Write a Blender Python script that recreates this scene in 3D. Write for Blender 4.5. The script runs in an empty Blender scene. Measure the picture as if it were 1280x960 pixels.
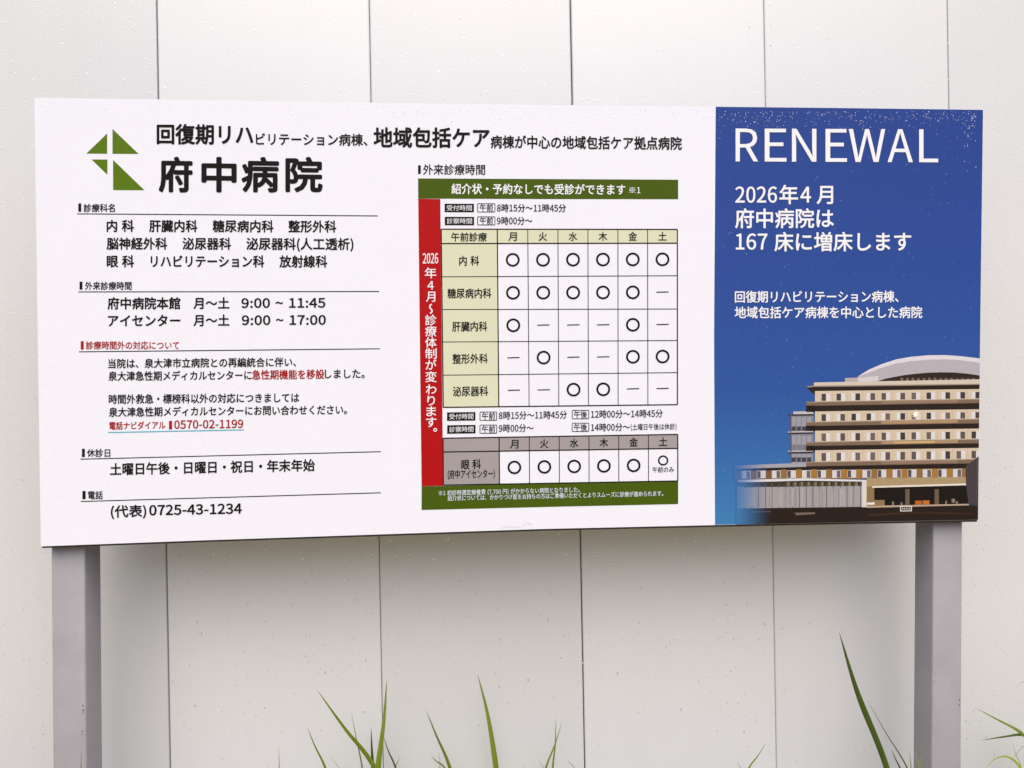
import bpy, math, random
from mathutils import Vector, Matrix

random.seed(7)
C = bpy.context.scene.collection
scene = bpy.context.scene

# ---------------------------------------------------------------- camera, sky, sun, exposure
FPX = 900.0                                   # focal length in pixels of a 1280 wide frame
YAW, PITCH, ROLL = math.radians(-3.81), math.radians(-1.14), math.radians(0.60)
CAM = Vector((-0.140, -1.520, 1.294))
_M = Matrix.Rotation(YAW, 3, 'Z') @ Matrix.Rotation(PITCH, 3, 'X')
_r, _d, FWD = _M @ Vector((1, 0, 0)), _M @ Vector((0, 0, -1)), _M @ Vector((0, 1, 0))
RIGHT = math.cos(ROLL) * _r + math.sin(ROLL) * _d
DOWN = -math.sin(ROLL) * _r + math.cos(ROLL) * _d
cam_data = bpy.data.cameras.new('camera')
cam_data.sensor_width = 36.0
cam_data.lens = 36.0 * FPX / 1280.0
cam_data.clip_start = 0.02
cam_data.clip_end = 2000.0
cam = bpy.data.objects.new('camera', cam_data)
C.objects.link(cam)
rm = Matrix((RIGHT, -DOWN, -FWD)).transposed()
cam.matrix_world = Matrix.Translation(CAM) @ rm.to_4x4()
scene.camera = cam

SUN_EL, SUN_AZ = math.radians(54), math.radians(177)      # azimuth clockwise from +Y
world = bpy.data.worlds.new('World')
scene.world = world
world.use_nodes = True
wn = world.node_tree
wn.nodes.clear()
sky = wn.nodes.new('ShaderNodeTexSky')
sky.sky_type = 'NISHITA'
sky.sun_disc = False
sky.sun_elevation = SUN_EL
sky.sun_rotation = SUN_AZ
sky.air_density = 1.0
sky.dust_density = 4.0
hsv = wn.nodes.new('ShaderNodeHueSaturation')             # cloud cover greys the blue
hsv.inputs['Saturation'].default_value = 0.95
bgn = wn.nodes.new('ShaderNodeBackground')
bgn.inputs['Strength'].default_value = 0.09
wout = wn.nodes.new('ShaderNodeOutputWorld')
wn.links.new(sky.outputs[0], hsv.inputs['Color'])
wn.links.new(hsv.outputs[0], bgn.inputs['Color'])
wn.links.new(bgn.outputs[0], wout.inputs['Surface'])

sun_data = bpy.data.lights.new('sun', 'SUN')
sun_data.energy = 1.35
sun_data.angle = math.radians(72)
sun_data.color = (1.0, 0.985, 0.965)
sun = bpy.data.objects.new('sun', sun_data)
C.objects.link(sun)
sdir = Vector((math.sin(SUN_AZ) * math.cos(SUN_EL), math.cos(SUN_AZ) * math.cos(SUN_EL), math.sin(SUN_EL)))
sun.rotation_euler = sdir.to_track_quat('Z', 'Y').to_euler()
sun.location = sdir * 20

scene.view_settings.view_transform = 'Standard'
scene.view_settings.look = 'None'
scene.view_settings.gamma = 1.0
scene.view_settings.exposure = 0.69
scene.render.engine = 'CYCLES'

# ---------------------------------------------------------------- helpers
WALL_Y = 0.24


def at(u, v, y):
    """a point measured on the photograph, put on the upright plane y"""
    dv = RIGHT * ((u - 640) / FPX) + DOWN * ((v - 480) / FPX) + FWD
    return CAM + dv * ((y - CAM.y) / dv.y)


def lin(c):
    return tuple((x / 255 / 12.92) if x <= 10.3 else (((x / 255) + 0.055) / 1.055) ** 2.4 for x in c)


def empty(name, loc=(0, 0, 0), label=None, cat=None, group=None):
    o = bpy.data.objects.new(name, None)
    o.empty_display_size = 0.1
    C.objects.link(o)
    o.location = loc
    if label:
        o['label'] = label
    if cat:
        o['category'] = cat
    if group:
        o['group'] = group
    return o


def mesh_obj(name, verts, faces, mats, parent=None, idx=None, smooth=False):
    me = bpy.data.meshes.new(name)
    me.from_pydata([tuple(v) for v in verts], [], faces)
    for m in (mats if isinstance(mats, (list, tuple)) else [mats]):
        me.materials.append(m)
    if idx:
        me.polygons.foreach_set('material_index', idx)
    if smooth:
        me.polygons.foreach_set('use_smooth', [True] * len(me.polygons))
    me.update()
    o = bpy.data.objects.new(name, me)
    C.objects.link(o)
    if parent:
        o.parent = parent
        o.matrix_parent_inverse = Matrix.Identity(4)
        base = parent.location.copy()
        if parent.parent:
            base += parent.parent.location
        if base.length > 0:
            me.transform(Matrix.Translation(-base))
    return o


def nodes_of(name):
    m = bpy.data.materials.new(name)
    m.use_nodes = True
    nt = m.node_tree
    return m, nt, nt.nodes['Principled BSDF']


def add(nt, kind, **kw):
    n = nt.nodes.new(kind)
    for k, v in kw.items():
        if k in n.inputs.keys():
            n.inputs[k].default_value = v
        else:
            setattr(n, k, v)
    return n


def printed(name, rgb, rough=0.6, k=0.84, vary=0.04):
    """flat ink or vinyl: one colour, a little uneven"""
    m, nt, p = nodes_of(name)
    col = tuple(c * k for c in lin(rgb))
    tc = add(nt, 'ShaderNodeTexCoord')
    n = add(nt, 'ShaderNodeTexNoise', Scale=9.0, Detail=6.0)
    mx = add(nt, 'ShaderNodeMix', data_type='RGBA')
    mx.inputs[6].default_value = tuple(c * (1 - vary) for c in col) + (1,)
    mx.inputs[7].default_value = tuple(min(1, c * (1 + vary)) for c in col) + (1,)
    nt.links.new(tc.outputs['Object'], n.inputs['Vector'])
    nt.links.new(n.outputs['Fac'], mx.inputs[0])
    nt.links.new(mx.outputs[2], p.inputs['Base Color'])
    p.inputs['Roughness'].default_value = rough
    p.inputs['Specular IOR Level'].default_value = 0.12
    return m


def bump_into(nt, p, scale, strength, dist, stretch=(1, 1, 1), detail=4.0):
    tc = add(nt, 'ShaderNodeTexCoord')
    mp = add(nt, 'ShaderNodeMapping')
    mp.inputs['Scale'].default_value = stretch
    n = add(nt, 'ShaderNodeTexNoise', Scale=scale, Detail=detail)
    b = add(nt, 'ShaderNodeBump', Strength=strength, Distance=dist)
    nt.links.new(tc.outputs['Object'], mp.inputs['Vector'])
    nt.links.new(mp.outputs[0], n.inputs['Vector'])
    nt.links.new(n.outputs['Fac'], b.inputs['Height'])
    nt.links.new(b.outputs[0], p.inputs['Normal'])


# ---------------------------------------------------------------- materials
INK = printed('black_ink', (20, 18, 18))
RED_INK = printed('red_ink', (176, 22, 28))
RED = printed('red_vinyl', (186, 14, 20))
WHITE_INK = printed('white_ink', (243, 243, 248), k=0.92)
PALE_INK = printed('pale_ink', (226, 232, 244))
GREEN = printed('green_vinyl', (74, 95, 10))
EMBLEM_GREEN = printed('emblem_green', (94, 124, 18))
CREAM = printed('cream_cell', (222, 223, 194), k=0.9)
GREY_CELL = printed('grey_cell', (172, 163, 164), vary=0.06)
CYAN = printed('cyan_ink', (95, 180, 205))


def sheet_material(name, rgb):
    m = printed(name, rgb, rough=0.38, k=0.92, vary=0.012)
    nt = m.node_tree
    bump_into(nt, nt.nodes['Principled BSDF'], 55.0, 0.10, 0.002, (1, 1, 1), 6.0)
    return m


WHITE_SHEET = sheet_material('white_sheet', (241, 241, 252))


def panel_material():
    m, nt, p = nodes_of('white_painted_steel')
    tc = add(nt, 'ShaderNodeTexCoord')
    info = add(nt, 'ShaderNodeObjectInfo')
    # faint streaks running down and cloudy dirt
    mp = add(nt, 'ShaderNodeMapping')
    mp.inputs['Scale'].default_value = (130, 130, 1.5)
    st = add(nt, 'ShaderNodeTexNoise', Scale=1.0, Detail=5.0)
    cl = add(nt, 'ShaderNodeTexNoise', Scale=2.6, Detail=6.0, Roughness=0.6)
    nt.links.new(tc.outputs['Object'], mp.inputs['Vector'])
    nt.links.new(mp.outputs[0], st.inputs['Vector'])
    nt.links.new(tc.outputs['Object'], cl.inputs['Vector'])
    a = add(nt, 'ShaderNodeMix', data_type='RGBA')
    a.inputs[6].default_value = (0.695, 0.690, 0.706, 1)
    a.inputs[7].default_value = (0.745, 0.740, 0.758, 1)
    nt.links.new(cl.outputs['Fac'], a.inputs[0])
    r = add(nt, 'ShaderNodeMapRange')
    r.inputs[1].default_value, r.inputs[2].default_value = 0.35, 0.75
    r.inputs[3].default_value, r.inputs[4].default_value = 0.0, 0.075
    nt.links.new(st.outputs['Fac'], r.inputs[0])
    b = add(nt, 'ShaderNodeMix', data_type='RGBA')
    b.inputs[7].default_value = (0.55, 0.53, 0.49, 1)
    nt.links.new(a.outputs[2], b.inputs[6])
    nt.links.new(r.outputs[0], b.inputs[0])
    # each panel a touch different from its neighbour
    hs = add(nt, 'ShaderNodeHueSaturation')
    r2 = add(nt, 'ShaderNodeMapRange')
    r2.inputs[3].default_value, r2.inputs[4].default_value = 0.945, 1.035
    nt.links.new(info.outputs['Random'], r2.inputs[0])
    nt.links.new(r2.outputs[0], hs.inputs['Value'])
    nt.links.new(b.outputs[2], hs.inputs['Color'])
    nt.links.new(hs.outputs[0], p.inputs['Base Color'])
    p.inputs['Roughness'].default_value = 0.30
    p.inputs['Specular IOR Level'].default_value = 1.0
    bump_into(nt, p, 2.2, 0.25, 0.010, (1, 1, 0.5), 3.0)
    return m


PANEL = panel_material()


def plain(name, col, rough=0.6, bump=None):
    m, nt, p = nodes_of(name)
    tc = add(nt, 'ShaderNodeTexCoord')
    n = add(nt, 'ShaderNodeTexNoise', Scale=14.0, Detail=7.0)
    mx = add(nt, 'ShaderNodeMix', data_type='RGBA')
    mx.inputs[6].default_value = tuple(c * 0.86 for c in col) + (1,)
    mx.inputs[7].default_value = tuple(c * 1.12 for c in col) + (1,)
    nt.links.new(tc.outputs['Object'], n.inputs['Vector'])
    nt.links.new(n.outputs['Fac'], mx.inputs[0])
    nt.links.new(mx.outputs[2], p.inputs['Base Color'])
    p.inputs['Roughness'].default_value = rough
    p.inputs['Specular IOR Level'].default_value = 0.3
    if bump:
        bump_into(nt, p, *bump)
    return m


DARK_GAP = plain('dark_gap', (0.035, 0.032, 0.03), 0.9)
EDGE_TRIM = plain('dark_edge_trim', (0.035, 0.03, 0.028), 0.5)
BACK = plain('grey_board_back', (0.30, 0.29, 0.28), 0.7)
POST = plain('grey_lavender_paint', (0.315, 0.297, 0.316), 0.45, (30.0, 0.08, 0.002))
CHIP = plain('bare_rust', (0.05, 0.035, 0.03), 0.9)
SPECK = plain('dirt', (0.10, 0.09, 0.08), 0.9)
SOIL = plain('soil', (0.38, 0.285, 0.11), 0.95, (40.0, 0.7, 0.02))
ASPHALT = plain('asphalt', (0.06, 0.06, 0.06), 0.9, (160.0, 0.5, 0.006))
CONCRETE = plain('concrete', (0.36, 0.35, 0.33), 0.85, (60.0, 0.3, 0.004))


def water_material(name, cover, gloss):
    m = bpy.data.materials.new(name)
    m.use_nodes = True
    nt = m.node_tree
    nt.nodes.clear()
    t = nt.nodes.new('ShaderNodeBsdfTransparent')
    d = nt.nodes.new('ShaderNodeBsdfDiffuse')                # scattered light inside the bead
    d.inputs['Color'].default_value = (0.93, 0.94, 0.96, 1)
    g = nt.nodes.new('ShaderNodeBsdfGlossy')
    g.inputs['Roughness'].default_value = 0.12
    m1 = nt.nodes.new('ShaderNodeMixShader')
    m1.inputs[0].default_value = gloss
    m2 = nt.nodes.new('ShaderNodeMixShader')
    m2.inputs[0].default_value = cover
    o = nt.nodes.new('ShaderNodeOutputMaterial')
    nt.links.new(d.outputs[0], m1.inputs[1])
    nt.links.new(g.outputs[0], m1.inputs[2])
    nt.links.new(t.outputs[0], m2.inputs[1])
    nt.links.new(m1.outputs[0], m2.inputs[2])
    nt.links.new(m2.outputs[0], o.inputs['Surface'])
    return m


WATER = water_material('rain_film', 0.34, 0.25)
WATER_BEAD = water_material('rain_bead', 0.88, 0.48)


def leaf_material(name, a, b):
    m, nt, p = nodes_of(name)
    tc = add(nt, 'ShaderNodeTexCoord')
    mp = add(nt, 'ShaderNodeMapping')
    mp.inputs['Scale'].default_value = (120, 120, 6)
    n = add(nt, 'ShaderNodeTexNoise', Scale=1.0, Detail=4.0)
    mx = add(nt, 'ShaderNodeMix', data_type='RGBA')
    mx.inputs[6].default_value = a + (1,)
    mx.inputs[7].default_value = b + (1,)
    nt.links.new(tc.outputs['Object'], mp.inputs['Vector'])
    nt.links.new(mp.outputs[0], n.inputs['Vector'])
    nt.links.new(n.outputs['Fac'], mx.inputs[0])
    nt.links.new(mx.outputs[2], p.inputs['Base Color'])
    p.inputs['Roughness'].default_value = 0.45
    p.inputs['Specular IOR Level'].default_value = 0.35
    tr = add(nt, 'ShaderNodeBsdfTranslucent')
    nt.links.new(mx.outputs[2], tr.inputs['Color'])
    ms = add(nt, 'ShaderNodeMixShader')
    ms.inputs[0].default_value = 0.3
    nt.links.new(p.outputs[0], ms.inputs[1])
    nt.links.new(tr.outputs[0], ms.inputs[2])
    nt.links.new(ms.outputs[0], nt.nodes['Material Output'].inputs['Surface'])
    return m


LEAF = leaf_material('grass_green', (0.13, 0.19, 0.014), (0.26, 0.32, 0.035))
LEAF_DARK = leaf_material('grass_dark_green', (0.05, 0.085, 0.015), (0.11, 0.155, 0.025))
LEAF_BRIGHT = leaf_material('grass_yellow_green', (0.28, 0.36, 0.02), (0.42, 0.48, 0.05))

# ---------------------------------------------------------------- ground
def sheet(name, x0, x1, y0, y1, z, m):
    return mesh_obj(name, [(x0, y0, z), (x1, y0, z), (x1, y1, z), (x0, y1, z)], [(0, 1, 2, 3)], m)


g = sheet('ground', -400, 400, -400, 400, 0.0, SOIL)
g['kind'] = 'structure'
rd = sheet('road', -400, 400, -9.0, -2.6, 0.004, ASPHALT)
rd['kind'] = 'structure'
kv, kf = [], []


def box_vf(x0, x1, y0, y1, z0, z1, V, F):
    n = len(V)
    V += [(x0, y0, z0), (x1, y0, z0), (x1, y1, z0), (x0, y1, z0), (x0, y0, z1), (x1, y0, z1), (x1, y1, z1), (x0, y1, z1)]
    F += [tuple(n + i for i in f) for f in ((0, 1, 5, 4), (1, 2, 6, 5), (2, 3, 7, 6), (3, 0, 4, 7), (4, 5, 6, 7), (3, 2, 1, 0))]


box_vf(-60, 60, -2.6, -2.45, -0.05, 0.12, kv, kf)
kb = mesh_obj('kerb', kv, kf, CONCRETE)
kb['kind'] = 'structure'

# ---------------------------------------------------------------- wall of white steel panels
fence = empty('steel_panel_fence', (0, WALL_Y, 0), 'tall white painted steel panel fence with dark upright seams, behind the signboard', 'fence')
# seam positions at the top and at the bottom edge of the picture (photo measurement)
seams = [((195.3, 0), (212.3, 960)), ((461.2, 0), (479.0, 960)), ((713.0, 0), (731.2, 960)),
         ((955.0, 0), (971.0, 960)), ((1184.5, 0), (1199.5, 960))]
lines = []
for a, b in seams:
    pa, pb = at(a[0], a[1], WALL_Y), at(b[0], b[1], WALL_Y)
    k = (pb.x - pa.x) / (pb.z - pa.z)
    lines.append((pa.x - k * pa.z, k))              # x at z = 0, slope
w = (lines[4][0] - lines[0][0]) / 4
k0, k4 = lines[0][1], lines[4][1]
for i in range(1, 9):
    lines.insert(0, (lines[0][0] - w, k0))
    lines.append((lines[-1][0] + w, k4))
WALL_H = 3.0


def gap_of(i):
    # every other joint is an open one, the others are pressed tight
    j = i - 8
    return 0.0026 if j in (0, 2, -2, -4, -6, -8, 6) else (0.0019 if j in (4, 8) else 0.0011)


panels = []
for i in range(len(lines) - 1):
    (xa, ka), (xb, kb_) = lines[i], lines[i + 1]
    ga, gb = gap_of(i) / 2, gap_of(i + 1) / 2
    # lipped steel sheet: face, rolled edges, returns
    prof = [(0.0, 0.040, 0), (0.0, 0.0035, 0), (0.0010, 0.0010, 0), (0.0035, 0.0, 0)]
    V, F = [], []
    cols = [(x, y, 'a') for x, y, _ in prof] + [(x, y, 'b') for x, y, _ in reversed(prof)]
    zs = [0.0, WALL_H]
    for z in zs:
        for x, y, s in cols:
            X = xa + ka * z + ga + x if s == 'a' else xb + kb_ * z - gb - x
            V.append((X, WALL_Y + y, z))
    n = len(cols)
    for q in range(n - 1):
        F.append((q, q + 1, n + q + 1, n + q))
    F.append(tuple(range(n, 2 * n)))
    pnl = mesh_obj('panel', V, F, PANEL, fence)
    panels.append((pnl, xa, xb))
V, F = [], []
box_vf(lines[0][0] - 0.02, lines[-1][0] + 0.02, WALL_Y + 0.0405, WALL_Y + 0.05, 0.0, WALL_H - 0.02, V, F)
mesh_obj('backing', V, F, DARK_GAP, fence)
# supports behind
for x in (-4.4, -2.4, -0.4, 1.6, 3.6):
    V, F = [], []
    box_vf(x, x + 0.06, WALL_Y + 0.055, WALL_Y + 0.115, 0.0, WALL_H - 0.1, V, F)
    mesh_obj('upright', V, F, POST, fence)


# ---------------------------------------------------------------- drops
def dome(V, F, c, rx, rz, h, n=7, droop=0.0):
    """half a drop on an upright face whose outward side is -y"""
    rx, rz, h = rx * 1.05, rz * 1.05, h * 0.42
    b = len(V)
    for (s, t) in ((1.0, 0.0), (0.80, 0.6), (0.42, 0.92)):
        for i in range(n):
            a = 2 * math.pi * i / n
            dz = math.sin(a) * rz * s
            V.append((c[0] + math.cos(a) * rx * s, c[1] - h * t, c[2] + dz - droop * t * rz))
    V.append((c[0], c[1] - h, c[2] - droop * rz))
    for r in range(2):
        for i in range(n):
            j = (i + 1) % n
            F.append((b + r * n + i, b + r * n + j, b + (r + 1) * n + j, b + (r + 1) * n + i))
    for i in range(n):
        F.append((b + 2 * n + i, b + 2 * n + (i + 1) % n, b + 3 * n))


def fleck(V, F, c, rx, rz, n=6):
    b = len(V)
    for i in range(n):
        a = 2 * math.pi * i / n
        q = random.uniform(0.6, 1.2)
        V.append((c[0] + math.cos(a) * rx * q, c[1], c[2] + math.sin(a) * rz * q))
    F.append(tuple(range(b, b + n)))


# drops and dirt on the steel panels, kept per panel
drops = {}
flecks = {}


def panel_of(x):
    for i in range(len(panels)):
        if panels[i][1] + 0.006 < x < panels[i][2] - 0.006:
            return i
    return None


def wall_drop(u, v, r, tall=1.0):
    p = at(u, v, WALL_Y - 0.0002)
    i = panel_of(p.x)
    if i is not None:
        V, F = drops.setdefault(i, ([], []))
        dome(V, F, p, r, r * tall, r * 0.8, 6, 0.6)


def wall_fleck(u, v, r, tall=1.0):
    p = at(u, v, WALL_Y - 0.0006)
    i = panel_of(p.x)
    if i is not None:
        V, F = flecks.setdefault(i, ([], []))
        fleck(V, F, p, r, r * tall)


R = random.uniform
for _ in range(600):                       # above and beside the board
    wall_drop(R(0, 1280), R(0, 140), R(0.0006, 0.0014), R(1, 1.4))
for _ in range(420):
    wall_drop(R(0, 45) if random.random() < .5 else R(1225, 1280), R(120, 700), R(0.0006, 0.0014), R(1, 1.4))
for _ in range(420):                       # thick just under the board, thinning down
    v = 655 + 260 * random.random() ** 1.9
    big = random.random() < 0.25
    wall_drop(R(215, 965), v, R(0.0016, 0.0025) if big else R(0.0006, 0.0014), R(1, 1.9))
for _ in range(90):
    u = R(480, 500) + R(0, 8)
    wall_drop(u, 668 + 75 * random.random(), R(0.0005, 0.001), R(1, 1.8))
for _ in range(150):
    wall_drop(R(215, 1145), R(655, 955), R(0.0006, 0.0014), R(1, 1.6))
for _ in range(160):
    wall_drop(R(0, 60) if random.random() < .45 else R(1205, 1280), R(680, 955), R(0.0006, 0.0014), R(1, 1.6))
for u, v, s in ((962, 7, 1), (963, 32, 1.5), (964, 40, .8), (963.5, 57, 1.6), (964.5, 66, 1), (965, 75, 1), (937, 34, 1.4), (937.5, 52, 1.1),
                (965, 110, .8), (954, 778, 1.3), (959, 788, .8), (972.5, 781, .8), (977.5, 786, 2.0), (973, 797, .8), (981.6, 861, 1.3), (981.8, 866, 1.1),
                (961, 932, 1.3), (961.3, 940, 1.4), (959.6, 950, 1), (973, 926, .8), (974, 944, .8), (973.6, 935, .6), (966, 915, .8), (634.8, 879, 1.4),
                (636, 877.5, 1), (489, 898, 1), (440, 855, 1), (441, 893, .8), (486, 818, .8), (237, 858, 1.1), (248, 882, 1), (429, 927, 1), (216, 812, .8),
                (230, 803, .8), (733.5, 955, 1.3), (735, 640, .6), (104, 121.5, .8), (730, 800, .8), (180, 945, .8), (716, 95, .6)):
    wall_fleck(u, v, 0.0008 * s, R(0.6, 1.3))
for _ in range(90):
    s = random.choice((215, 478, 729, 969))
    wall_fleck(s + abs(random.gauss(0, 5)) + 2, R(660, 960), R(0.0003, 0.0006), R(0.8, 1.8))
for i, (V, F) in drops.items():
    o = mesh_obj('raindrops', V, F, WATER_BEAD, panels[i][0], smooth=True)
    o['kind'] = 'stuff'
for i, (V, F) in flecks.items():
    o = mesh_obj('dirt_specks', V, F, SPECK, panels[i][0])
    o['kind'] = 'stuff'

# ---------------------------------------------------------------- signboard
sign = empty('hospital_signboard', (0, 0, 0), 'white hospital notice board with a blue RENEWAL panel, standing on two grey posts', 'signboard')

TOP = [(43, 122), (250, 125.0), (465, 128.2), (680, 131.2), (894.5, 133.2), (1050, 134.8), (1229, 137)]
BOT = [(1223, 650), (1050, 653.2), (894, 656.4), (680, 661.2), (470, 668.2), (250, 675.6), (51, 683)]
LEFT_MID = [(48, 480), (45.5, 300)]
RIGHT_MID = [(1225.3, 420)]
OUTLINE = TOP + RIGHT_MID + BOT + LEFT_MID
# board: printed sheet front, dark trim behind it, grey back
V, F, I = [], [], []
nO = len(OUTLINE)
for u, v in OUTLINE:
    V.append(at(u, v, 0.0))
for u, v in OUTLINE:
    p = at(u, v, 0.0)
    V.append((p.x, 0.003, p.z))
F.append(tuple(range(nO))); I.append(0)
for i in range(nO):
    j = (i + 1) % nO
    F.append((i, nO + i, nO + j, j)); I.append(0)
F.append(tuple(range(2 * nO - 1, nO - 1, -1))); I.append(2)
board = mesh_obj('board', V, F, [WHITE_SHEET, EDGE_TRIM, BACK], sign, I)
# frame behind the sheet, 3 mm proud of it at the bottom
V, F = [], []
for y in (0.0032, 0.028):
    for u, v in OUTLINE:
        cx, cy = 638, 395
        p = at(u, v + (2.6 if v > 600 else (-0.5 if v < 160 and (u < 200 or u > 1040) else 0.9)), 0.0)
        V.append((p.x * 0.9992, y, p.z))
F.append(tuple(range(nO)))
F.append(tuple(range(2 * nO - 1, nO - 1, -1)))
for i in range(nO):
    j = (i + 1) % nO
    F.append((i, nO + i, nO + j, j))
mesh_obj('edge_frame', V, F, EDGE_TRIM, sign)

# posts: square steel tubes with rounded corners
def post(u0, u1, v0, ub0, ub1, chips):
    PY, DEP, r = 0.0285, 0.068, 0.004
    a0, a1 = at(u0, v0, PY), at(u1, v0, PY)
    b0, b1 = at(ub0, 960, PY), at(ub1, 960, PY)
    V, F = [], []
    top_z = 1.78

    def ext(p, q, z):
        t = (z - p.z) / (q.z - p.z)
        return p.x + (q.x - p.x) * t
    ring = []
    for z in (0.0, top_z):
        x0, x1 = ext(a0, b0, z), ext(a1, b1, z)
        for cx, cy, s in ((x0 + r, PY + r, 180), (x1 - r, PY + r, 270), (x1 - r, PY + DEP - r, 0), (x0 + r, PY + DEP - r, 90)):
            for k in range(5):
                a = math.radians(s + k * 22.5)
                V.append((cx + r * math.cos(a), cy + r * math.sin(a), z))
    n = len(V) // 2
    for i in range(n):
        j = (i + 1) % n
        F.append((i, j, n + j, n + i))
    F.append(tuple(range(n, 2 * n)))
    o = mesh_obj('post', V, F, POST, sign)
    for p in o.data.polygons[:n]:
        p.use_smooth = True
    V, F = [], []
    for u, v, s in chips:
        fleck(V, F, at(u, v, PY - 0.0004), 0.0011 * s, 0.0014 * s)
    for _ in range(14):
        fleck(V, F, at(R(u0 + 3, u1 - 3), R(v0 + 10, 958), PY - 0.0004), 0.0004, 0.0005)
    c = mesh_obj('paint_chips', V, F, CHIP, o)
    c['kind'] = 'stuff'
    V, F = [], []
    for _ in range(60):
        dome(V, F, at(R(u0 + 4, u1 - 4), R(v0 + 10, 958), PY - 0.0002), R(.0005, .0013), R(.0006, .0018), .0008, 6, .6)
    for _ in range(14):
        dome(V, F, at(u1 - 2 if u0 > 600 else u0 + 2, R(v0 + 30, 958), PY - 0.0001), R(.0008, .0015), R(.0008, .002), .0012, 6, .25)
    d = mesh_obj('raindrops', V, F, WATER, o, smooth=True)
    d['kind'] = 'stuff'
    return o


post(63.5, 105.5, 683, 66.0, 108.0, [(103.5, 882, 1.2), (104, 888, 1.5), (103.8, 891, 1), (103, 914, 1.1), (103.3, 918, .8)])
post(1167.0, 1203.6, 650, 1164.5, 1201.6, [(1168.5, 842, 1), (1168.2, 852, .8), (1199.6, 875, 1.5), (1199.2, 881, 1.4), (1184, 843, .7)])

# ---- flat printing: everything lies on the board face, each layer a tenth of a millimetre up
LAY = 0.00025


def poly_on(polys, level):
    V, F = [], []
    for pl in polys:
        b = len(V)
        V += [at(u, v, -LAY * level) for u, v in pl]
        F.append(tuple(range(b, b + len(pl))))
    return V, F


def flat(name, polys, m, parent, level=1):
    V, F = poly_on(polys, level)
    return mesh_obj(name, V, F, m, parent)


def stroke(a, b, t):
    dx, dy = b[0] - a[0], b[1] - a[1]
    l = math.hypot(dx, dy)
    nx, ny = -dy / l * t / 2, dx / l * t / 2
    return [(a[0] + nx, a[1] + ny), (b[0] + nx, b[1] + ny), (b[0] - nx, b[1] - ny), (a[0] - nx, a[1] - ny)]


def quad(x0, y0, x1, y1, s=0.0):
    return [(x0, y0), (x1, y0 + s), (x1, y1 + s), (x0, y1)]


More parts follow.
